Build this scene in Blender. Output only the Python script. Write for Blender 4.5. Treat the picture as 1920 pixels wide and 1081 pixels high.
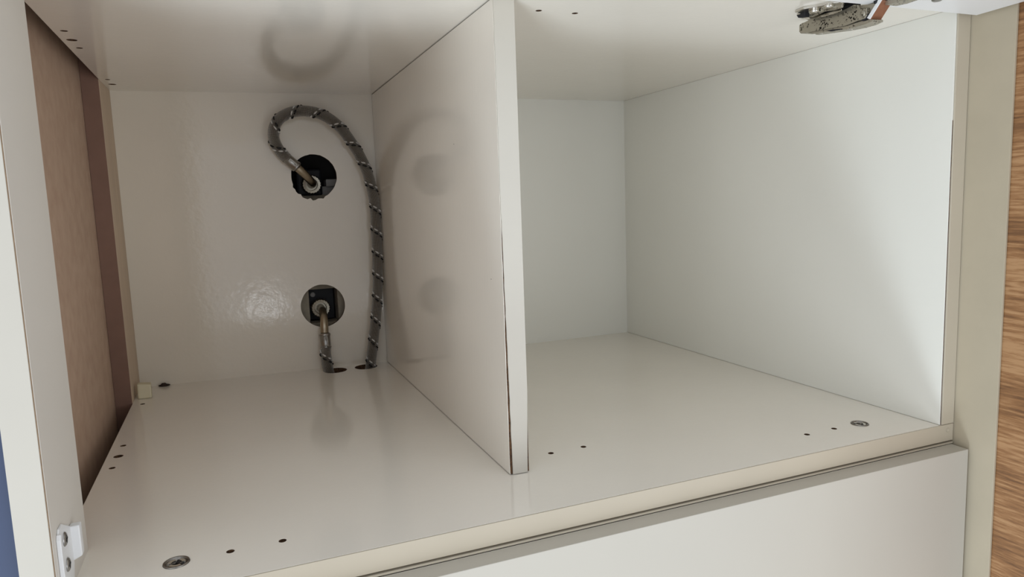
import bpy, bmesh, math, random
from mathutils import Vector, Matrix
for o in list(bpy.data.objects): bpy.data.objects.remove(o, do_unlink=True)
S = bpy.context.scene
COL = S.collection
MM = 0.001
random.seed(7)

# ------------------------------------------------------------------ camera
cam_d = bpy.data.cameras.new('camera')
cam_d.sensor_width = 36.0
cam_d.sensor_fit = 'HORIZONTAL'
cam_d.lens = 1310.8153 / 1920 * 36.0
cam_d.clip_start = 0.01
cam = bpy.data.objects.new('camera', cam_d)
COL.objects.link(cam)
R_, U_, F_ = (0.925484, -0.377099, -0.03572), (0.079192, 0.100408, 0.99179), (0.370417, 0.920714, -0.122789)
cam.matrix_world = Matrix(((R_[0], U_[0], -F_[0], .1133034), (R_[1], U_[1], -F_[1], -.4123228),
                           (R_[2], U_[2], -F_[2], .2084818), (0, 0, 0, 1)))
S.camera = cam

# ------------------------------------------------------------------ world, lights, exposure
W = bpy.data.worlds.new('world'); S.world = W; W.use_nodes = True
bg = W.node_tree.nodes['Background']
bg.inputs[0].default_value = (0.90, 0.94, 1.0, 1); bg.inputs[1].default_value = 0.88

def area(name, loc, target, sx, sy, power, col):
    l = bpy.data.lights.new(name, 'AREA'); l.shape = 'RECTANGLE'; l.size = sx; l.size_y = sy
    l.energy = power; l.color = col
    o = bpy.data.objects.new(name, l); COL.objects.link(o); o.location = loc
    d = Vector(target) - Vector(loc)
    o.rotation_euler = d.to_track_quat('-Z', 'Y').to_euler()
    return o
area('window_light', (-1.15, -1.35, -0.25), (0.45, 0.15, 0.2), 1.0, 1.3, 9.5, (0.93, 0.97, 1.0))
area('right_fill_light', (1.05, -1.6, -0.15), (0.25, 0.2, 0.15), 1.0, 1.0, 9.0, (0.95, 0.98, 1.0))  # added fill from the right front for the post and deep interior
area('floor_bounce_light', (-0.212, -0.459, -0.93), (0.30, 0.08, 0.35), 0.26, 0.26, 7.2, (0.78, 0.90, 1.0))  # area lamp standing in for an unseen sunlit patch of floor
area('small_window_light', (-0.053, -2.6, -0.334), (0.152, 0.523, 0.084), 0.13, 0.10, 0.32, (0.93, 0.97, 1.0))
S.view_settings.view_transform = 'Standard'
S.view_settings.look = 'None'
S.view_settings.gamma = 1.0
S.view_settings.use_curve_mapping = False
S.view_settings.exposure = 0.0

# ------------------------------------------------------------------ materials
def lin(c):
    return tuple((x / 12.92 if x <= .04045 else ((x + .055) / 1.055) ** 2.4) for x in [v / 255 for v in c]) + (1,)

def mat(name, col, rough=.4, metal=0., spec=.5, noise=0.0, nscale=30., bump=0., bscale=200., bstretch=(1, 1, 1), col2=None, detail=3, coat=0, nstretch=(1, 1, 1), cr=.1, bump2=0, b2scale=40):
    m = bpy.data.materials.new(name); m.use_nodes = True
    nt = m.node_tree; N = nt.nodes; L = nt.links
    b = N['Principled BSDF']
    b.inputs['Base Color'].default_value = lin(col); b.inputs['Roughness'].default_value = rough
    b.inputs['Metallic'].default_value = metal; b.inputs['Specular IOR Level'].default_value = spec
    b.inputs['Coat Weight'].default_value = coat; b.inputs['Coat Roughness'].default_value = cr
    tc = N.new('ShaderNodeTexCoord')
    if noise or col2:
        mp = N.new('ShaderNodeMapping'); mp.inputs['Scale'].default_value = nstretch
        L.new(tc.outputs['Object'], mp.inputs[0])
        n = N.new('ShaderNodeTexNoise'); n.inputs['Scale'].default_value = nscale; n.inputs['Detail'].default_value = detail
        L.new(mp.outputs[0], n.inputs['Vector'])
        r = N.new('ShaderNodeMapRange'); r.inputs[1].default_value = .3; r.inputs[2].default_value = .7
        L.new(n.outputs['Fac'], r.inputs[0])
        x = N.new('ShaderNodeMix'); x.data_type = 'RGBA'
        c2 = lin(col2) if col2 else tuple(min(1, v * (1 - noise)) for v in lin(col)[:3]) + (1,)
        x.inputs[6].default_value = lin(col); x.inputs[7].default_value = c2
        L.new(r.outputs[0], x.inputs[0]); L.new(x.outputs[2], b.inputs['Base Color'])
    last = None
    for (st, sc) in ((bump, bscale), (bump2, b2scale)):
        if st:
            mp = N.new('ShaderNodeMapping'); mp.inputs['Scale'].default_value = bstretch
            L.new(tc.outputs['Object'], mp.inputs[0])
            n = N.new('ShaderNodeTexNoise'); n.inputs['Scale'].default_value = sc; n.inputs['Detail'].default_value = 2
            L.new(mp.outputs[0], n.inputs['Vector'])
            bp = N.new('ShaderNodeBump'); bp.inputs['Strength'].default_value = 1; bp.inputs['Distance'].default_value = st
            L.new(n.outputs['Fac'], bp.inputs['Height'])
            if last: L.new(last.outputs[0], bp.inputs['Normal'])
            last = bp
    if last:
        L.new(last.outputs[0], b.inputs['Normal'])
        if coat: L.new(last.outputs[0], b.inputs['Coat Normal'])
    return m

WHITE = (240, 234, 223)
M_lam = mat('gloss_white_laminate', WHITE, rough=.11, spec=.8, noise=.03, nscale=9, bump=.00004, bscale=260, bump2=.00006, b2scale=60)
M_back_dim = mat('dimmed_back_laminate', (226, 217, 202), rough=.12, spec=.8, noise=.03, nscale=9, bump=.00005, bscale=260, bump2=.00016, b2scale=110)  # the white laminate darkened, left bay's shade put into the colour
M_div = mat('divider_laminate', WHITE, rough=.11, spec=.85, noise=.03, nscale=9, bump=.00004, bscale=300, bstretch=(1, 1, .25), bump2=.00004, b2scale=50)
M_right = mat('side_laminate', (237, 236, 228), rough=.28, spec=.45, noise=.02, nscale=7, bump=.00003, bscale=260)
M_band = mat('white_edge_band', (190, 185, 174), rough=.4, noise=.03, nscale=20)
M_cream = mat('cream_edge_band', (194, 184, 165), rough=.45, noise=.05, nscale=12)
M_post = mat('post_laminate', (214, 208, 199), rough=.45, noise=.03, nscale=10, bump=.00003, bscale=300)
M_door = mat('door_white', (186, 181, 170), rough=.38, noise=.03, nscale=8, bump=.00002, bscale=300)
M_flap = mat('flap_white', (240, 240, 240), rough=.35, noise=.02, nscale=8)
M_end = mat('beige_end_panel', (184, 173, 151), rough=.5, noise=.06, nscale=25, bump=.00004, bscale=500)
M_chip = mat('raw_chipboard', (104, 74, 46), rough=.9, col2=(48, 30, 18), nscale=700, bump=.0004, bscale=900)
M_mdf = mat('raw_brown_board', (196, 168, 146), rough=.85, col2=(184, 154, 132), nscale=60, bump=.00012, bscale=500)
M_dark = mat('dark_brown_board', (128, 98, 84), rough=.85, noise=.08, nscale=60)
M_batten = mat('pale_batten_board', (206, 184, 160), rough=.8, noise=.1, nscale=90, nstretch=(1, 1, .1))
M_black = mat('black_void_plastic', (22, 23, 28), rough=.6)
M_plaster = mat('grey_plaster', (178, 168, 150), rough=.9, noise=.3, nscale=60, bump=.001, bscale=150)
M_shell = mat('dark_wall_shell', (62, 58, 54), rough=.9, noise=.1)
M_plastic = mat('white_plastic', (226, 226, 226), rough=.38, noise=.02)
M_yel = mat('yellowed_plastic', (218, 208, 178), rough=.5, noise=.06, nscale=120)
M_zinc = mat('zinc_steel', (170, 168, 165), rough=.32, metal=1, noise=.15, nscale=300)
M_cam = mat('dull_steel', (150, 145, 138), rough=.35, metal=1, noise=.35, nscale=500)
M_brass = mat('nickel_brass_pipe', (182, 170, 150), rough=.36, metal=1, noise=.12, nscale=150)
M_nut = mat('nickel_nut', (172, 166, 152), rough=.35, metal=1, noise=.15, nscale=200)
M_blue = mat('blue_grey_paint', (60, 72, 100), rough=.6, noise=.06)
M_grey = mat('grey_valve_body', (176, 172, 168), rough=.6, noise=.2, nscale=90)
M_hing = mat('speckled_nickel', (176, 170, 156), rough=.42, metal=.85, noise=.05, nscale=200)
M_shiny = mat('bright_nickel', (215, 212, 205), rough=.14, metal=1)
M_link_refl = mat('brown_reflection_link', (150, 104, 80), rough=.42, metal=.35, noise=.12, nscale=300)  # metal coloured brown to imitate a reflection of the surroundings
M_dirt = mat('dark_dirt', (48, 34, 26), rough=.9, noise=.3, nscale=900, bump=.0005, bscale=900)
M_tw = mat('pale_thread', (205, 203, 200), rough=.5, spec=.6)
M_tb = mat('black_thread', (14, 14, 16), rough=.5)

def speckle(m):
    nt = m.node_tree; N = nt.nodes; L = nt.links; b = N['Principled BSDF']
    src = b.inputs['Base Color'].links[0].from_socket
    tc = N.new('ShaderNodeTexCoord')
    n = N.new('ShaderNodeTexNoise'); n.inputs['Scale'].default_value = 620; n.inputs['Detail'].default_value = 4
    L.new(tc.outputs['Object'], n.inputs['Vector'])
    n2 = N.new('ShaderNodeTexNoise'); n2.inputs['Scale'].default_value = 110
    L.new(tc.outputs['Object'], n2.inputs['Vector'])
    ad = N.new('ShaderNodeMath'); ad.operation = 'MULTIPLY_ADD'; ad.inputs[1].default_value = .45
    L.new(n2.outputs['Fac'], ad.inputs[0]); L.new(n.outputs['Fac'], ad.inputs[2])
    r = N.new('ShaderNodeMapRange'); r.inputs[1].default_value = .83; r.inputs[2].default_value = .88
    L.new(ad.outputs[0], r.inputs[0])
    x = N.new('ShaderNodeMix'); x.data_type = 'RGBA'; x.inputs[7].default_value = (.01, .008, .006, 1)
    L.new(src, x.inputs[6]); L.new(r.outputs[0], x.inputs[0]); L.new(x.outputs[2], b.inputs['Base Color'])
speckle(M_hing)

def wood_mat():
    m = bpy.data.materials.new('oak_wood_grain'); m.use_nodes = True
    nt = m.node_tree; N = nt.nodes; L = nt.links; b = N['Principled BSDF']
    b.inputs['Roughness'].default_value = .5
    tc = N.new('ShaderNodeTexCoord')
    sep = N.new('ShaderNodeSeparateXYZ'); L.new(tc.outputs['Object'], sep.inputs[0])
    # knot: rings round a point, blended into straight grain running along Y
    dy = N.new('ShaderNodeMath'); dy.operation = 'ADD'; dy.inputs[1].default_value = .052; L.new(sep.outputs['Y'], dy.inputs[0])
    dz = N.new('ShaderNodeMath'); dz.operation = 'ADD'; dz.inputs[1].default_value = -.128; L.new(sep.outputs['Z'], dz.inputs[0])
    nz = N.new('ShaderNodeTexNoise'); nz.inputs['Scale'].default_value = 14; nz.inputs['Detail'].default_value = 2
    mp = N.new('ShaderNodeMapping'); mp.inputs['Scale'].default_value = (1, .35, 1); L.new(tc.outputs['Object'], mp.inputs[0]); L.new(mp.outputs[0], nz.inputs['Vector'])
    ln = N.new('ShaderNodeCombineXYZ')
    y2 = N.new('ShaderNodeMath'); y2.operation = 'MULTIPLY'; y2.inputs[1].default_value = .55; L.new(dy.outputs[0], y2.inputs[0])
    L.new(y2.outputs[0], ln.inputs[0]); L.new(dz.outputs[0], ln.inputs[1])
    vl = N.new('ShaderNodeVectorMath'); vl.operation = 'LENGTH'; L.new(ln.outputs[0], vl.inputs[0])
    ab = N.new('ShaderNodeMath'); ab.operation = 'ABSOLUTE'; L.new(dz.outputs[0], ab.inputs[0])
    fr = N.new('ShaderNodeMapRange'); fr.inputs[1].default_value = .012; fr.inputs[2].default_value = .045; L.new(vl.outputs['Value'], fr.inputs[0])
    mx = N.new('ShaderNodeMix'); L.new(fr.outputs[0], mx.inputs[0]); L.new(vl.outputs['Value'], mx.inputs[2]); L.new(ab.outputs[0], mx.inputs[3])
    ad = N.new('ShaderNodeMath'); ad.operation = 'MULTIPLY_ADD'; ad.inputs[1].default_value = .035; L.new(nz.outputs['Fac'], ad.inputs[0]); L.new(mx.outputs[0], ad.inputs[2])
    sc = N.new('ShaderNodeMath'); sc.operation = 'MULTIPLY'; sc.inputs[1].default_value = 1300; L.new(ad.outputs[0], sc.inputs[0])
    sn = N.new('ShaderNodeMath'); sn.operation = 'SINE'; L.new(sc.outputs[0], sn.inputs[0])
    # fine pores
    mp2 = N.new('ShaderNodeMapping'); mp2.inputs['Scale'].default_value = (1, .06, 1); L.new(tc.outputs['Object'], mp2.inputs[0])
    n2 = N.new('ShaderNodeTexNoise'); n2.inputs['Scale'].default_value = 520; n2.inputs['Detail'].default_value = 5; n2.inputs['Roughness'].default_value = .7
    L.new(mp2.outputs[0], n2.inputs['Vector'])
    mp3 = N.new('ShaderNodeMapping'); mp3.inputs['Scale'].default_value = (1, .3, 1); L.new(tc.outputs['Object'], mp3.inputs[0])
    n3 = N.new('ShaderNodeTexNoise'); n3.inputs['Scale'].default_value = 30; L.new(mp3.outputs[0], n3.inputs['Vector'])
    a1 = N.new('ShaderNodeMath'); a1.operation = 'MULTIPLY_ADD'; a1.inputs[1].default_value = .045; L.new(sn.outputs[0], a1.inputs[0]); L.new(n2.outputs['Fac'], a1.inputs[2])
    a2 = N.new('ShaderNodeMath'); a2.operation = 'MULTIPLY_ADD'; a2.inputs[1].default_value = .7; L.new(n3.outputs['Fac'], a2.inputs[0]); L.new(a1.outputs[0], a2.inputs[2])
    cr = N.new('ShaderNodeValToRGB'); L.new(a2.outputs[0], cr.inputs[0])
    e = cr.color_ramp.elements; e[0].position = .62; e[0].color = lin((112, 78, 50)); e[1].position = 1.1; e[1].color = lin((178, 138, 98))
    k = cr.color_ramp.elements.new(.84); k.color = lin((150, 108, 70))
    L.new(cr.outputs[0], b.inputs['Base Color'])
    bp = N.new('ShaderNodeBump'); bp.inputs['Distance'].default_value = .0002; L.new(n2.outputs['Fac'], bp.inputs['Height']); L.new(bp.outputs[0], b.inputs['Normal'])
    return m
M_wood = wood_mat()

def braid_mat():
    m = bpy.data.materials.new('steel_braid'); m.use_nodes = True
    nt = m.node_tree; N = nt.nodes; L = nt.links; b = N['Principled BSDF']
    b.inputs['Metallic'].default_value = .85; b.inputs['Roughness'].default_value = .3
    uv = N.new('ShaderNodeUVMap')
    sep = N.new('ShaderNodeSeparateXYZ'); L.new(uv.outputs[0], sep.inputs[0])   # u 0..1 around, v in metres along
    def wave(sgn):
        a = N.new('ShaderNodeMath'); a.operation = 'MULTIPLY'; a.inputs[1].default_value = 2 * math.pi * 24; L.new(sep.outputs[0], a.inputs[0])
        c = N.new('ShaderNodeMath'); c.operation = 'MULTIPLY_ADD'; c.inputs[1].default_value = sgn * 2 * math.pi / .0021; L.new(sep.outputs[1], c.inputs[0]); L.new(a.outputs[0], c.inputs[2])
        s = N.new('ShaderNodeMath'); s.operation = 'SINE'; L.new(c.outputs[0], s.inputs[0]); return s
    s1, s2 = wave(1), wave(-1)
    mu = N.new('ShaderNodeMath'); mu.operation = 'MULTIPLY'; L.new(s1.outputs[0], mu.inputs[0]); L.new(s2.outputs[0], mu.inputs[1])
    r = N.new('ShaderNodeMapRange'); r.inputs[1].default_value = -.6; r.inputs[2].default_value = .6; L.new(mu.outputs[0], r.inputs[0])
    x = N.new('ShaderNodeMix'); x.data_type = 'RGBA'; x.inputs[6].default_value = lin((60, 58, 56)); x.inputs[7].default_value = lin((225, 222, 218))
    L.new(r.outputs[0], x.inputs[0]); L.new(x.outputs[2], b.inputs['Base Color'])
    bp = N.new('ShaderNodeBump'); bp.inputs['Distance'].default_value = .0006; L.new(mu.outputs[0], bp.inputs['Height']); L.new(bp.outputs[0], b.inputs['Normal'])
    return m
M_braid = braid_mat()

# ------------------------------------------------------------------ helpers (all coordinates in millimetres)
def link(name, bm, m, parent=None, smooth=False, kind=None):
    me = bpy.data.meshes.new(name); bmesh.ops.recalc_face_normals(bm, faces=bm.faces[:]); bm.to_mesh(me); bm.free()
    for mm in (m if isinstance(m, (list, tuple)) else [m]): me.materials.append(mm)
    if smooth:
        for p in me.polygons: p.use_smooth = True
    o = bpy.data.objects.new(name, me); COL.objects.link(o)
    if parent: o.parent = parent
    if kind: o['kind'] = kind
    return o

def hexa(bm, pts, bev=0.0):
    """8 corners: bottom 4 (ccw) then top 4"""
    vs = [bm.verts.new(Vector(p) * MM) for p in pts]
    fs = [bm.faces.new([vs[i] for i in f]) for f in ((0, 3, 2, 1), (4, 5, 6, 7), (0, 1, 5, 4), (1, 2, 6, 5), (2, 3, 7, 6), (3, 0, 4, 7))]
    if bev:
        es = list({e for f in fs for e in f.edges})
        bmesh.ops.bevel(bm, geom=es, offset=bev * MM, segments=2, affect='EDGES', profile=.5)
    return fs

def box(bm, x0, x1, y0, y1, z0, z1, bev=0.0):
    return hexa(bm, [(x0, y0, z0), (x1, y0, z0), (x1, y1, z0), (x0, y1, z0), (x0, y0, z1), (x1, y0, z1), (x1, y1, z1), (x0, y1, z1)], bev)

def boxobj(name, m, dims, parent=None, bev=.3, kind=None):
    bm = bmesh.new(); box(bm, *dims, bev); return link(name, bm, m, parent, kind=kind)

def prism(bm, pts, axis, a, b, bev=0):
    """outline pts (2-d) extruded along axis from a to b"""
    def P(p, t):
        q = list(p); q.insert(axis, t); return Vector(q) * MM
    v0 = [bm.verts.new(P(p, a)) for p in pts]; v1 = [bm.verts.new(P(p, b)) for p in pts]
    n = len(pts)
    fs = [bm.faces.new(v0), bm.faces.new(v1[::-1])] + [bm.faces.new([v0[i], v1[i], v1[(i + 1) % n], v0[(i + 1) % n]]) for i in range(n)]
    if bev:
        es = [e for e in {e for f in fs[:2] for e in f.edges}]
        bmesh.ops.bevel(bm, geom=es, offset=bev * MM, segments=2, affect='EDGES', profile=.5)

def disc_pts(cx, cy, r, n=32, jag=0.0):
    out = []
    for i in range(n):
        rr = r + (random.uniform(-jag, jag) if jag else 0)
        out.append((cx + rr * math.cos(2 * math.pi * i / n), cy + rr * math.sin(2 * math.pi * i / n)))
    return out

def cut(o, cutters):
    """boolean-subtract bmesh prisms (list of (pts, axis, a, b, material)) and bake the result"""
    bm = bmesh.new(); 
    for (pts, ax, a, b) in cutters: prism(bm, pts, ax, a, b)
    c = link('cutter', bm, M_chip)
    md = o.modifiers.new('b', 'BOOLEAN'); md.operation = 'DIFFERENCE'; md.solver = 'EXACT'; md.object = c
    md.material_mode = 'TRANSFER'
    dg = bpy.context.evaluated_depsgraph_get(); dg.update()
    me = bpy.data.meshes.new_from_object(o.evaluated_get(dg), depsgraph=dg)
    o.modifiers.clear(); old = o.data; o.data = me; me.name = o.name
    bpy.data.objects.remove(c, do_unlink=True)

def smooth_path(P, n=12):
    """Catmull-Rom"""
    P = [Vector(p) for p in P]; out = []
    Q = [2 * P[0] - P[1]] + P + [2 * P[-1] - P[-2]]
    for i in range(1, len(Q) - 2):
        for k in range(n):
            t = k / n; a, b, c, d = Q[i - 1], Q[i], Q[i + 1], Q[i + 2]
            out.append(.5 * ((2 * b) + (c - a) * t + (2 * a - 5 * b + 4 * c - d) * t * t + (3 * b - a - 3 * c + d) * t ** 3))
    out.append(P[-1]); return out

def frames(P):
    T = [(P[min(i + 1, len(P) - 1)] - P[max(i - 1, 0)]).normalized() for i in range(len(P))]
    n = T[0].orthogonal().normalized(); F = []
    for t in T:
        n = (n - t * n.dot(t)).normalized(); F.append((t, n, t.cross(n)))
    return F

def tube(bm, P, r, seg=20, cap=True, uv=False):
    """r number or list; P in mm"""
    F = frames(P); rings = []; L = 0; Ls = []
    for i, p in enumerate(P):
        if i: L += (P[i] - P[i - 1]).length
        Ls.append(L * MM)
        rr = r[i] if isinstance(r, (list, tuple)) else r
        t, a, b = F[i]
        rings.append([bm.verts.new((p + rr * (math.cos(2 * math.pi * k / seg) * a + math.sin(2 * math.pi * k / seg) * b)) * MM) for k in range(seg)])
    lay = bm.loops.layers.uv.verify() if uv else None
    for i in range(len(P) - 1):
        for k in range(seg):
            k2 = (k + 1) % seg
            f = bm.faces.new([rings[i][k], rings[i][k2], rings[i + 1][k2], rings[i + 1][k]])
            if uv:
                for lp, (uu, vv) in zip(f.loops, ((k / seg, Ls[i]), ((k + 1) / seg, Ls[i]), ((k + 1) / seg, Ls[i + 1]), (k / seg, Ls[i + 1]))): lp[lay].uv = (uu, vv)
    if cap: bm.faces.new(rings[0][::-1]); bm.faces.new(rings[-1])

def lathe(bm, base, axis, prof, seg=28, jagf=None):
    """prof: list of (distance along axis, radius)"""
    base = Vector(base); t = Vector(axis).normalized(); a = t.orthogonal().normalized(); b = t.cross(a); rings = []
    for (d, r) in prof:
        rings.append([bm.verts.new((base + t * d + max(r, .01) * (jagf(k, seg) if jagf else 1) * (math.cos(2 * math.pi * k / seg) * a + math.sin(2 * math.pi * k / seg) * b)) * MM) for k in range(seg)])
    for i in range(len(prof) - 1):
        for k in range(seg):
            bm.faces.new([rings[i][k], rings[i][(k + 1) % seg], rings[i + 1][(k + 1) % seg], rings[i + 1][k]])
    bm.faces.new(rings[0][::-1]); bm.faces.new(rings[-1])

def thing(name, label, cat, loc=(0, 0, 0), group=None):
    o = bpy.data.objects.new(name, None); o.empty_display_size = .02; COL.objects.link(o)
    o['label'] = label; o['category'] = cat
    if group: o['group'] = group
    return o
def tag(o, label, cat): o['label'] = label; o['category'] = cat; return o

H, WX, XD, T = 352.8, 680.5, 300.0, 16.0
YL, YD, YR = 531.0, 515.0, 520.6       # depth of the back panels at the left, at the divider and on the right

# ------------------------------------------------------------------ the setting
boxobj('wall_left', M_mdf, (-60, -17.2, 16, 640, -520, 620), bev=0, kind='structure')
bm = bmesh.new(); box(bm, -60, 760, 600, 640, -520, 620)
link('wall_back', bm, M_shell, kind='structure')
boxobj('top_light_cap', M_shell, (-60, 760, 8, 640, 620, 640), bev=0, kind='structure')  # added unseen cap, stops world light leaking down the side cavity
boxobj('floor', M_shell, (-60, 760, -18, 640, -540, -520), bev=0, kind='structure')  # added unseen slab closing the cavity below against stray light
boxobj('upper_light_seal', M_door, (-60, 699, 2, 18, 372, 620), bev=.5, kind='structure')  # added unseen board keeping light out of the space above the cabinet
boxobj('trim_2', M_blue, (-200, -.5, 10, 15.8, -520, 620), bev=.5, kind='structure')

# ------------------------------------------------------------------ upper cabinet
cab = thing('kitchen_cabinet', 'open white two-bay kitchen cabinet with a divider and drilled holes', 'cabinet')
# bottom panel with drilled holes
bottom = boxobj('bottom_panel', M_lam, (0, WX + T, .5, 536, -15, 0), cab, bev=.15)
C = []
for x, y in ((348, 97.6), (379, 98.5), (563.4, 35.5), (595.2, 36.2), (99.4, 36.2), (130.3, 36.3)): C.append((disc_pts(x, y, 2.5, 14), 2, -11, 3))
for x, y, r in ((9.6, 296.7, 2.6), (9.5, 266.4, 4.0), (8.6, 236.4, 2.6), (10.8, 447, 2.6)): C.append((disc_pts(x, y, r, 14), 2, -11, 3))
for x, y in ((69.1, 35.6), (624.8, 35.4)): C.append((disc_pts(x, y, 7.6, 28), 2, -10, 3))
C.append((disc_pts(229, 498.3, 14.6, 36, .15), 2, -30, 10))
C.append((disc_pts(268.5, 498.6, 14.6, 36, .15), 2, -30, 10))
cut(bottom, C)
eb = boxobj('edge_band', M_cream, (0, WX + T - .5, -.9, .25, -15.2, -.05), bottom, bev=.25); eb['label'] = 'cream edge strip along the front of the bottom panel'
bm = bmesh.new(); lathe(bm, (689, -1.0, -5.2), (0, -1, 0), [(0, 1.9), (.25, 1.9), (.3, 1.5), (.1, .9), (.1, 0)], 18)
cp = link('screw_cap', bm, M_cream, bottom, True); cp['label'] = 'tiny filled screw spot at the right end of the edge strip'

def cam_fitting(x, y, rot):
    bm = bmesh.new()
    lathe(bm, (x, y, -2.5), (0, 0, 1), [(-6, 7.2), (2.4, 7.4), (3.2, 7.4), (3.4, 7.0), (3.35, 6.5), (2.4, 6.1), (1.6, 5.8), (1.5, 0)], 36)
    c, s = math.cos(rot), math.sin(rot)
    o = link('cam_fitting', bm, M_cam, bottom, True)
    bm = bmesh.new()
    def q(u, v): return (x + u * c - v * s, y + u * s + v * c)
    for (hw, hl) in ((1.1, 5.6), (4.2, .75)):
        pts = [q(-hw, -hl), q(hw, -hl), q(hw, hl), q(-hw, hl)]
        prism(bm, pts, 2, -1.02, -.75)
    link('screwdriver_slot', bm, M_tb, o)
    bm = bmesh.new()
    for k, (a0, a1, z) in enumerate(((.3, 1.3, .2), (2.0, 3.2, .15), (3.9, 5.6, .2))):
        pts = [(x + 5.0 * math.cos(a0 + (a1 - a0) * i / 8 + rot), y + 5.0 * math.sin(a0 + (a1 - a0) * i / 8 + rot)) for i in range(9)] + \
              [(x + 3.0 * math.cos(a1 - (a1 - a0) * i / 8 + rot), y + 3.0 * math.sin(a1 - (a1 - a0) * i / 8 + rot)) for i in range(9)]
        prism(bm, pts, 2, -1.1, z)
    link('cam_rim', bm, M_shiny, o)
cam_fitting(69.1, 35.6, -.25)
cam_fitting(624.8, 35.4, .9)

# top panel
top = boxobj('top_panel', M_lam, (0, WX + T, 0, 560, H, H + 16), cab, bev=.15)
C = []
for x, y, r in ((347.3, 94.1, 2.5), (378.3, 94.0, 2.5), (8, 240.4, 2.7), (7.8, 271.7, 4.0), (8.2, 301.9, 2.6), (8.2, 456.9, 2.6), (8.6, 487.1, 4.0)): C.append((disc_pts(x, y, r, 14), 2, H - 3, H + 11))
cut(top, C)

# back panels, the left one with two pipe holes (upper one torn at its lower left)
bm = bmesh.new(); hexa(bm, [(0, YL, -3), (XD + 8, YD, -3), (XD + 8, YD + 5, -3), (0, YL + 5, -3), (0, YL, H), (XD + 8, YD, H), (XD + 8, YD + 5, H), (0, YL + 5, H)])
back_l = link('back_panel', bm, M_back_dim, cab)
p1 = []
for i in range(56):
    a = 2 * math.pi * i / 56; r = 28.0 + random.uniform(-.25, .25)
    d = math.degrees(a)
    if 205 < d < 300: r += random.choice((0, .9, 1.8, 2.3)) * (1 if d < 290 else .5)
    p1.append((221.4 + r * math.cos(a), 249.6 + r * math.sin(a)))
cut(back_l, [(p1, 1, 500, 560), (disc_pts(221.5, 82.9, 27.8, 56, .12), 1, 500, 560)])
bm = bmesh.new(); hexa(bm, [(XD + 8.5, YR, -3), (WX + .5, YR, -3), (WX + .5, YR + 5, -3), (XD + 8.5, YR + 5, -3), (XD + 8.5, YR, H), (WX + .5, YR, H), (WX + .5, YR + 5, H), (XD + 8.5, YR + 5, H)])
link('back_panel', bm, M_right, cab)

# divider: raw core, white skins, edge band narrower where the laminate has chipped
YF = 69.4
bm = bmesh.new()
hexa(bm, [(XD + .35, YF, .9), (XD + T - .35, YF - .6, .9), (XD + T - .35, YD - 2, .9), (XD + .35, YD - 2, .9), (XD + .35, YF, H - .9), (XD + T - .35, YF - .6, H - .9), (XD + T - .35, YD - 2, H - .9), (XD + .35, YD - 2, H - .9)])
div = link('divider_panel', bm, M_chip, cab)
nz = 44
def skin(x0, x1, chip, label):
    bm = bmesh.new(); prev = None
    for i in range(nz + 1):
        z = .7 + (H - 1.5) * i / nz
        yf = YF + chip(z)
        ring = [bm.verts.new(Vector(p) * MM) for p in ((x0, yf, z), (x1, yf, z), (x1, YD - 1.5, z), (x0, YD - 1.5, z))]
        if prev:
            for k in range(4): bm.faces.new([prev[k], prev[(k + 1) % 4], ring[(k + 1) % 4], ring[k]])
        else: bm.faces.new(ring)
        prev = ring
    bm.faces.new(prev)
    o = link('laminate_sheet', bm, M_div, div); return o
def chip_l(z): return 0 if z > 190 else random.uniform(0, .5)
def chip_r(z): return 0 if z > 50 else random.uniform(.3, 1.4)
skin(XD, XD + .5, chip_l, ''); skin(XD + T - .5, XD + T, chip_r, '')
# edge band strip
bm = bmesh.new(); prev = None
rn = random.Random(3); n = 60
for i in range(n + 1):
    z = .6 + (H - 1.3) * i / n
    g = 0.22 if z > 195 else .45 + 1.75 * (1 - z / 195) ** 1.1 + rn.uniform(-.18, .18)
    if z > 195: g = rn.choice((.12, .2, .4, .2))
    h = 0 if z > 62 else 1.9 * (1 - z / 62) ** .8
    off = .35 * (1 if z < 195 else .3)
    xs0, xs1 = XD + g, XD + T - h
    y0 = YF - .2; y1 = YF - .8 + 2.2 * (1 if z < 400 else 0) * 0
    ring = [bm.verts.new(Vector(p) * MM) for p in ((xs0, YF - .9, z), (xs1, YF - 1.5, z), (xs1, YF - .55, z), (xs0, YF + .05, z))]
    if prev:
        for k in range(4): bm.faces.new([prev[k], prev[(k + 1) % 4], ring[(k + 1) % 4], ring[k]])
    else: bm.faces.new(ring)
    prev = ring
bm.faces.new(prev)
o = link('edge_band', bm, M_band, div); o['label'] = 'white edge strip lifting from the raw chipboard at its lower left'

# right side panel
side = boxobj('side_panel', M_right, (WX, WX + T, .6, 540, .25, H - .1), cab, bev=.2)
bm = bmesh.new()
hexa(bm, [(WX + 1.25, -.9, .4), (WX + T - .2, -.9, .4), (WX + T - .2, .45, .4), (WX + 1.25, .45, .4), (WX + .95, -.9, H - .3), (WX + T - .2, -.9, H - .3), (WX + T - .2, .45, H - .3), (WX + .95, .45, H - .3)], .25)
link('edge_band', bm, M_cream, side)
bm = bmesh.new(); box(bm, WX + .55, WX + 1.0, .35, .58, .4, H - 90); link('glue_line', bm, M_chip, side)

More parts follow.
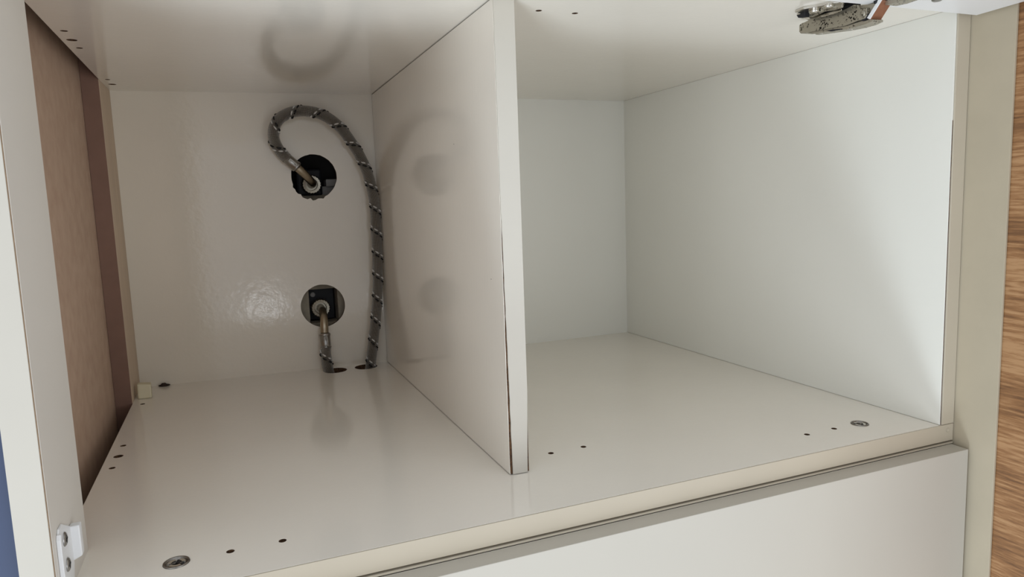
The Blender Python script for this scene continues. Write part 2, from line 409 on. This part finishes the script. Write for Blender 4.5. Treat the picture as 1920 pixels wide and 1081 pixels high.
# left: front post that remains of the removed side, rear batten, clips
post = boxobj('side_post', M_post, (0, T, .5, 79.3, -15, H), cab, bev=.35); post['label'] = 'grey-white front strip left of the removed side panel'
bm = bmesh.new(); box(bm, 0.2, T - .6, -.9, .3, -15, H, .3); o = link('edge_band', bm, M_band, post)
bm = bmesh.new(); box(bm, T - .75, T - .25, -.3, .35, -15, H); o = link('glue_line', bm, mat('glue_tan', (150, 124, 96), .7, noise=.3, nscale=300), post)
bat = boxobj('batten', M_batten, (-16.9, -.1, 456, 540, -400, 600), cab, bev=.2); bat['label'] = 'pale upright strip in the rear left corner'
boxobj('batten_face', M_dark, (-16.9, -.4, 455.2, 456.2, -400, 600), bat, bev=.05)

br = thing('mounting_bracket', 'white plastic bracket with two screws at the foot of the front left post', 'bracket')
bm = bmesh.new()
prism(bm, [(8.0, .3), (8.0, 39), (12, 43), (19, 43), (36.5, 34.2), (36.5, 12), (30, .3)], 0, 16.05, 17.1, .3)
link('base_plate', bm, M_plastic, br)
bm = bmesh.new(); prism(bm, [(7.2, .3), (7.2, 38.5), (8.6, 41), (9.8, 41), (9.8, .3)], 0, 16.05, 18.3, .4); link('front_lip', bm, M_plastic, br)
bm = bmesh.new(); hexa(bm, [(16.05, 36, 13), (21.5, 36, 15.6), (21.5, 42, 15.6), (16.05, 42, 13), (16.05, 36, 33.8), (21.5, 36, 34), (21.5, 42, 34), (16.05, 42, 33.8)], .7); link('support_block', bm, M_plastic, br)
for (y, z) in ((20.2, 33.6), (20.6, 18.7)):
    bm = bmesh.new(); lathe(bm, (17.0, y, z), (1, 0, 0), [(0, 3.9), (.5, 3.9), (1.1, 3.2), (1.3, 2.0), (.9, 1.1), (.9, 0)], 24)
    s = link('screw', bm, M_zinc, br, True)
    bm = bmesh.new()
    for (a, b) in ((2.3, .45), (.45, 2.3)): box(bm, 18.2, 18.36, y - a, y + a, z - b, z + b)
    link('cross_slot', bm, M_tb, s)

bm = bmesh.new()
hexa(bm, [(3.8, 470.5, 0.1), (18.0, 470, 0.1), (17.5, 484, 0.1), (2.6, 484, 0.1), (3.8, 473, 17.2), (18.2, 472, 15.6), (17.5, 484, 16), (3.4, 484, 17.4)], 1.4)
tag(link('corner_block', bm, M_yel), 'small yellowed plastic corner block in the rear left corner', 'bracket')
bm = bmesh.new()
rn = random.Random(5)
bmesh.ops.create_icosphere(bm, subdivisions=3, radius=1)
for v in bm.verts:
    k = 1 + rn.uniform(-.22, .22); v.co = Vector((v.co.x * 4.3 * k + 27.2, v.co.y * 2.6 * k + 524.3, max(v.co.z, -.15) * 3.4 * k + .5)) * MM
for x in (22.6, 31.5):
    mtx = Matrix.Translation(Vector((x, 524.5, 1.2)) * MM) @ Matrix.Diagonal((2.2 * MM, 1.6 * MM, 1.1 * MM, 1))
    bmesh.ops.create_icosphere(bm, subdivisions=2, radius=1, matrix=mtx)
tag(link('dirt_crumb', bm, M_dirt), 'dark crumb of dirt at the back seam of the left bay floor', 'dirt')
for (y, z, q) in ((173.9, 259.6, .55), (94.3, 149.6, .5)):
    bm = bmesh.new(); lathe(bm, (XD + .1, y, z), (-1, 0, 0), [(0, q), (.25, q * .6), (.3, 0)], 8); link('dark_speck', bm, M_dirt, div)

# ------------------------------------------------------------------ lower cabinet and door
low = thing('lower_cabinet', 'white cabinet below the open one, mostly hidden behind its door', 'cabinet')
boxobj('top_rail', M_cream, (0, 696, -1.3, 60, -18.15, -16.7), low, bev=.2)
boxobj('side_panel', M_door, (0, 16, 2, 595, -518, -18.2), low)
boxobj('side_panel', M_door, (680, 696, 2, 595, -518, -18.2), low)
boxobj('bottom_panel', M_door, (16.2, 679.8, 2, 595, -518, -502), low)
boxobj('top_rail', M_black, (16.2, 679.8, 3, 30, -38, -18.4), low)
ld = boxobj('lower_door', M_door, (2, 693.2, -17.4, -1.6, -500, -18.2), None, bev=.35)
tag(ld, 'plain white lower door below the open bays', 'door')

# ------------------------------------------------------------------ beige end panel and wood board to the right
tag(boxobj('end_panel', M_end, (697.2, 699.4, -37.2, 560, -500, 600), None, bev=.25), 'beige upright panel on the right between cabinet and wood', 'panel')
tag(boxobj('wood_panel', M_wood, (700.0, 718, -260, 590, -515, 615), None, bev=.5), 'oak-coloured wood-grain panel at the far right', 'panel')

# ------------------------------------------------------------------ lifted flap door
bm = bmesh.new()
hexa(bm, [(2, -330, 354.4), (693.6, -330, 354.4), (693.6, -7.2, 345.9), (2, -7.2, 345.9), (2, -330, 370.4), (693.6, -330, 370.4), (693.6, -7.6, 361.9), (2, -7.6, 361.9)], .5)
tag(link('flap_door', bm, M_flap), 'white flap door swung up above the right bay', 'door')

# ------------------------------------------------------------------ concealed hinge
hg = thing('cabinet_hinge', 'metal concealed hinge with a brown-reflecting link at the top right', 'hinge')
XH0, XH1 = 570, 583
bm = bmesh.new()   # long channel of the arm
prism(bm, [(58.1, 341.0), (58.2, 346.6), (55.3, 347.6), (49.5, 347.1), (47.8, 348.2), (31.6, 346.7), (23.5, 345.9), (15.7, 346.6), (8.1, 346.8), (3.2, 348.6), (-0.8, 347.4), (-2.8, 344.2), (-3.0, 336.0), (2.8, 335.4), (10.3, 334.8), (23.3, 336.0), (39.6, 337.6), (51.0, 338.7), (56.5, 339.5)], 0, XH0, XH1, .6)
arm = link('hinge_arm', bm, M_hing, hg)
bm = bmesh.new()   # raised end cheek with the pivot
prism(bm, [(-1.6, 343.6), (-9.6, 342.9), (-10.2, 341.5), (-10.2, 337.9), (-8.2, 335.6), (-3.1, 335.4), (-1.4, 336.4)], 0, XH0 - .7, XH1 - 1, .4)
ck = link('pivot_cheek', bm, M_hing, hg)
bm = bmesh.new(); lathe(bm, (XH0 - .6, -6.5, 339.4), (-1, 0, 0), [(0, 2.4), (.6, 2.4), (1.0, 1.8), (1.1, 0)], 20); link('rivet', bm, M_hing, ck, True)
bm = bmesh.new(); prism(bm, [(-9.4, 335.6), (-7.4, 334.4), (-5.0, 334.6), (-5.0, 335.3), (-8.0, 336.2), (-10.4, 338.5), (-10.9, 338.2)], 0, XH0 - .3, XH1 - 2, .1); link('pivot_gap', bm, M_black, ck)
bm = bmesh.new()   # folded lower flange
prism(bm, [(50, 338.6), (44, 336.4), (28.6, 334.6), (16, 333.0), (9, 332.4), (2, 331.9), (-8.0, 331.9), (-13.6, 332.6), (-12.5, 334.6), (-3, 334.9), (10.3, 334.6), (23.3, 335.9), (39.6, 337.5)], 0, XH0 + 1.2, XH1 - .6, .3)
link('arm_underside', bm, M_hing, hg)
for (y, z) in ((41, 337.0), (11.5, 333.6)):
    bm = bmesh.new(); lathe(bm, (XH0 + 5, y, z), (0, .1, -1), [(-1, 3.2), (.6, 3.2), (1.5, 2.6), (1.0, 1.2), (1.0, 0)], 20); link('adjusting_screw', bm, M_shiny, hg, True)
bm = bmesh.new(); prism(bm, [(30, 335.6), (26, 334.2), (16, 333.1), (15, 333.7), (24, 335.2)], 0, XH0 + .9, XH0 + 3, .1); link('arm_slot', bm, M_black, arm)
bm = bmesh.new()   # mounting plate screwed to the cabinet top, wings reaching left of the arm
prism(bm, [(548, 40), (547, 30), (552, 22), (557, 10), (567, 6), (575, 4), (583, 4), (596, 12), (598, 34), (585, 44), (572, 46), (562, 48), (556, 46), (556, 41)], 2, 350.6, 352.75, .5)
link('mounting_plate', bm, M_shiny, hg)
bm = bmesh.new(); box(bm, 573, 581, 6, 50, 346.2, 350.8, .4); link('plate_block', bm, M_black, hg)
bm = bmesh.new(); prism(bm, [(47, 350.5), (43.5, 348.6), (35.6, 347.0), (30, 348.2), (24, 348.3), (14.1, 346.8), (5.9, 346.6), (5.0, 349.5), (8.1, 350.9), (16.3, 350.8), (30.2, 351.2), (42, 351.0)], 0, 561, 563, .5)
link('plate_wing', bm, M_hing, hg)
bm = bmesh.new(); prism(bm, [(48.7, 350.0), (44.0, 346.9), (33.9, 345.9), (17.8, 345.2), (9.6, 345.6), (10.2, 347.2), (25.8, 347.4), (39.6, 349.4)], 0, 565, 567, .5)
link('plate_wing', bm, M_shiny, hg)
bm = bmesh.new(); prism(bm, [(47, 351), (45, 348.4), (38, 347.6), (38, 351)], 0, 556, 561.4, .4); link('plate_tab', bm, M_black, hg)
bm = bmesh.new()
for y in (31, 17): lathe(bm, (559, y, 350.8), (0, 0, -1), [(0, 4.4), (1.4, 4.2), (2.6, 3.0), (2.0, 1.4), (2.0, 0)], 22)
link('plate_screws', bm, M_shiny, hg, True)
# broad link rising from the arm to the cup: the brown reflection on its front face is put into the colour
bm = bmesh.new()
hexa(bm, [(570, -12.6, 333.9), (580.5, -12.6, 333.7), (580.5, -10.6, 334.6), (570, -10.6, 334.6), (570, -22.6, 345.2), (580.5, -22.6, 345.0), (580.5, -20.2, 345.6), (570, -20.2, 345.6)], .15)
lk = link('hinge_link', bm, M_link_refl, hg)
bm = bmesh.new()
hexa(bm, [(569.2, -12.6, 334.0), (570, -12.6, 334.0), (570, -10.2, 335.4), (569.2, -10.2, 335.4), (569.2, -22.6, 345.3), (570, -22.6, 345.3), (570, -19.8, 346.0), (569.2, -19.8, 346.0)])
o = link('link_edge', bm, M_plastic, lk)
bm = bmesh.new(); prism(bm, [(-3, 332.2), (-12.8, 332.0), (-15.6, 333.2), (-12.8, 334.0), (-3, 334.4)], 0, 570.5, 580.5, .3); link('link_bend', bm, M_hing, lk)
bm = bmesh.new(); prism(bm, [(-1, 344.5), (-1.5, 347.0), (-13, 345.4), (-19.5, 343.9), (-12.4, 337.0), (-10.6, 339.5), (-10.2, 343.4)], 0, 572, 579, .3); link('inner_link', bm, M_hing, hg)
bm = bmesh.new(); lathe(bm, (571, -17.5, 345.2), (1, 0, 0), [(-2, 1.6), (9, 1.6)], 16); link('pivot_pin', bm, M_black, hg, True)
# cup sunk in the underside of the flap
bm = bmesh.new(); prism(bm, [(-21.5, 342.2), (-30, 341.6), (-41, 341.8), (-47, 343.0), (-47, 345.8), (-30, 345.6), (-21.5, 344.9)], 0, 574, 586, .4); link('cup_arm', bm, M_hing, hg)
bm = bmesh.new(); lathe(bm, (592, -45, 346.7), (0, 0, -1), [(-.3, 17.5), (.6, 17.5), (1.2, 16.8), (1.2, 14.5), (.4, 13.6), (.4, 0)], 40)
for v in bm.verts: v.co.x = .592 + (v.co.x - .592) * 1.5
cupo = link('hinge_cup', bm, M_shiny, hg, True)
bm = bmesh.new(); lathe(bm, (612.5, -33.5, 345.6), (0, 0, -1), [(-.2, 3.7), (.5, 3.7), (1.3, 2.8), (.8, 1.2), (.8, 0)], 20); link('screw', bm, M_zinc, cupo, True)

# ------------------------------------------------------------------ what is behind the pipe holes
def valve(x, z, name, label, dark):
    t = thing(name, label, 'valve')
    return t
v1 = thing('water_valve', 'valve in the dark upper pipe hole, with knurled nut', 'valve')
boxobj('valve_body', M_black, (203, 236, 560, 590, 226, 262), v1, bev=3)
bm = bmesh.new(); lathe(bm, (221, 548, 240.6), (0, 1, 0), [(6, 0), (6, 7.2), (0, 7.8), (-.4, 11.0), (1.2, 12.2), (8, 12.2), (12, 11)], 60, lambda k, s: 1 + (.06 if k % 3 == 0 else 0)); link('knurled_nut', bm, M_nut, v1)
bm = bmesh.new(); box(bm, 241, 256, 560, 585, 238, 247.5, 1); box(bm, 226, 262, 566, 585, 219, 238.5, 2); link('valve_mount', bm, M_grey, v1)
bm = bmesh.new(); box(bm, 196, 262, 560, 583, 212, 227, 3); link('mortar_edge', bm, M_plaster, v1)
v2 = thing('water_valve', 'square black valve housing in the lower pipe hole, with knurled nut', 'valve')
boxobj('valve_body', M_black, (208, 242, 566, 590, 58, 101), v2, bev=1.2)
bm = bmesh.new(); lathe(bm, (221.5, 547, 76), (0, 1, 0), [(6, 0), (6, 7.2), (0, 7.8), (-.4, 11.0), (1.2, 12.2), (8, 12.2), (20, 10)], 60, lambda k, s: 1 + (.06 if k % 3 == 0 else 0)); link('knurled_nut', bm, M_nut, v2)
bm = bmesh.new(); lathe(bm, (214, 565.8, 93), (0, -1, 0), [(0, 3.4), (1.0, 3.4), (1.3, 2.4), (1.0, 0)], 20); link('screw', bm, M_grey, v2, True)
# square cut wall box round the lower valve
bm = bmesh.new()
box(bm, 190, 206.5, 541, 590, 40, 118, 1); box(bm, 243.5, 262, 541, 590, 40, 118, 1); box(bm, 206, 244, 541, 590, 102.5, 118, 1); box(bm, 206, 244, 544, 590, 40, 57, 1)
tag(link('wall_recess', bm, M_plaster), 'grey plaster recess around the black valve in the lower pipe hole', 'recess')

# ------------------------------------------------------------------ braided hoses
def hose(label, path, rad, pipe, ferr, phase):
    t = thing('braided_hose', label, 'hose')
    P = smooth_path(path, 14)
    bm = bmesh.new(); tube(bm, P, rad, 28, True, True); h = link('braided_sleeve', bm, M_braid, t, True)
    # tracer threads: a pale and a black one wound side by side, each dipping under the braid
    F = frames(P); L = [0]
    for i in range(1, len(P)): L.append(L[-1] + (P[i] - P[i - 1]).length)
    pitch = 29.0
    def at(s):
        i = 0
        while i < len(L) - 2 and L[i + 1] < s: i += 1
        k = (s - L[i]) / max(1e-6, L[i + 1] - L[i])
        return P[i].lerp(P[i + 1], k), F[i][1].lerp(F[i + 1][1], k).normalized(), F[i][2].lerp(F[i + 1][2], k).normalized()
    for (off, m, nm, lb) in ((0, M_tw, 'tracer_thread', 'pale tracer thread'), (4.4, M_tb, 'tracer_thread', 'black tracer thread')):
        bm = bmesh.new(); s = off + .5
        while s < L[-1] - 4:
            # one dash covers about a sixth of a turn
            pts = []
            for k in range(6):
                ss = s + k * .66; p, a, b = at(ss); an = -2 * math.pi * (ss - off) / pitch * 1.0 + phase
                rr = rad + .15 + .3 * math.sin(math.pi * k / 5)
                pts.append(p + rr * (math.cos(an) * a + math.sin(an) * b))
            tube(bm, pts, [.45, .95, 1.1, 1.1, .95, .45], 6)
            s += pitch / 6.0
        o = link(nm, bm, m, t, True); o['label'] = lb
    # ferrule
    A, B = Vector(ferr[0]), Vector(ferr[1]); d = (B - A); Ln = d.length
    bm = bmesh.new(); lathe(bm, A, d, [(0, rad - 1.2), (.3, rad + .35), (2.2, rad + .35), (2.6, rad - .1), (Ln - 4.5, rad - .1), (Ln - 4, rad + .5), (Ln - 2.2, rad + .6), (Ln - 1, rad - .2), (Ln, rad - 2)], 30, lambda k, s: 1 - (.035 if k % 5 == 0 else 0))
    f = link('crimp_ferrule', bm, M_zinc, t, True)
    bm = bmesh.new(); dn = d.normalized(); sidev = dn.cross(Vector((0, 1, 0))).normalized(); out = sidev.cross(dn).normalized()
    if out.y > 0: out = -out
    mid = A + d * .5
    for (u, w, hl, hw) in ((0, 1.6, 5, .35), (0, -1.6, 5, .35), (5, 0, .35, 1.9), (-5, 0, .35, 1.9)):
        c = mid + dn * u + sidev * w + out * (rad + .15)
        pts = [c + dn * a * hl + sidev * b * hw + out * e for e in (-.8, .35) for (a, b) in ((-1, -1), (1, -1), (1, 1), (-1, 1))]
        hexa(bm, pts)
    link('crimp_mark', bm, M_cam, f)
    bm = bmesh.new(); tube(bm, smooth_path(pipe, 8), 5.0, 24); link('elbow_pipe', bm, M_brass, t, True)
    return t

top_path = [(188.6, 506, 271.9), (180.8, 504, 281.0), (175.2, 502, 294), (176.0, 501, 308), (184.3, 500.5, 320.2), (199.8, 500, 327.4), (218.9, 500, 328.3), (237.8, 500, 322.6), (254.7, 500, 309.6), (268.7, 500, 289.8), (280.5, 499, 266.9), (288.2, 498, 241.1),
            (292.2, 497, 213.6), (292.2, 497, 179), (292.0, 498, 144.2), (290.0, 499, 102.2), (286.0, 499.5, 67.2), (280.2, 500, 32.1), (274.6, 500, 0), (270.5, 500, -22), (268, 500, -60)]
hose('long braided hose looping from the upper pipe hole down the right', top_path, 6.6,
     [(221, 553, 240.6), (221, 540, 240.6), (219.5, 527, 242), (214.0, 517, 247.2), (206, 510.5, 255.2), (199, 507.5, 262)], ((187.2, 506.2, 273.2), (201.6, 508, 259.9)), .4)
hose('short braided hose dropping from the lower pipe hole', [(219.6, 503, 33), (218.6, 501.5, 21), (219.4, 501, 8), (221.5, 501, -6), (224, 500, -22), (226, 500, -60)], 6.7,
     [(221.5, 552, 76), (221.5, 538, 76), (221.0, 524, 75), (220.2, 511.5, 69), (219.4, 505, 60), (219.2, 504.4, 50)], ((219.6, 503, 30), (219.2, 504.6, 50)), 2.2)
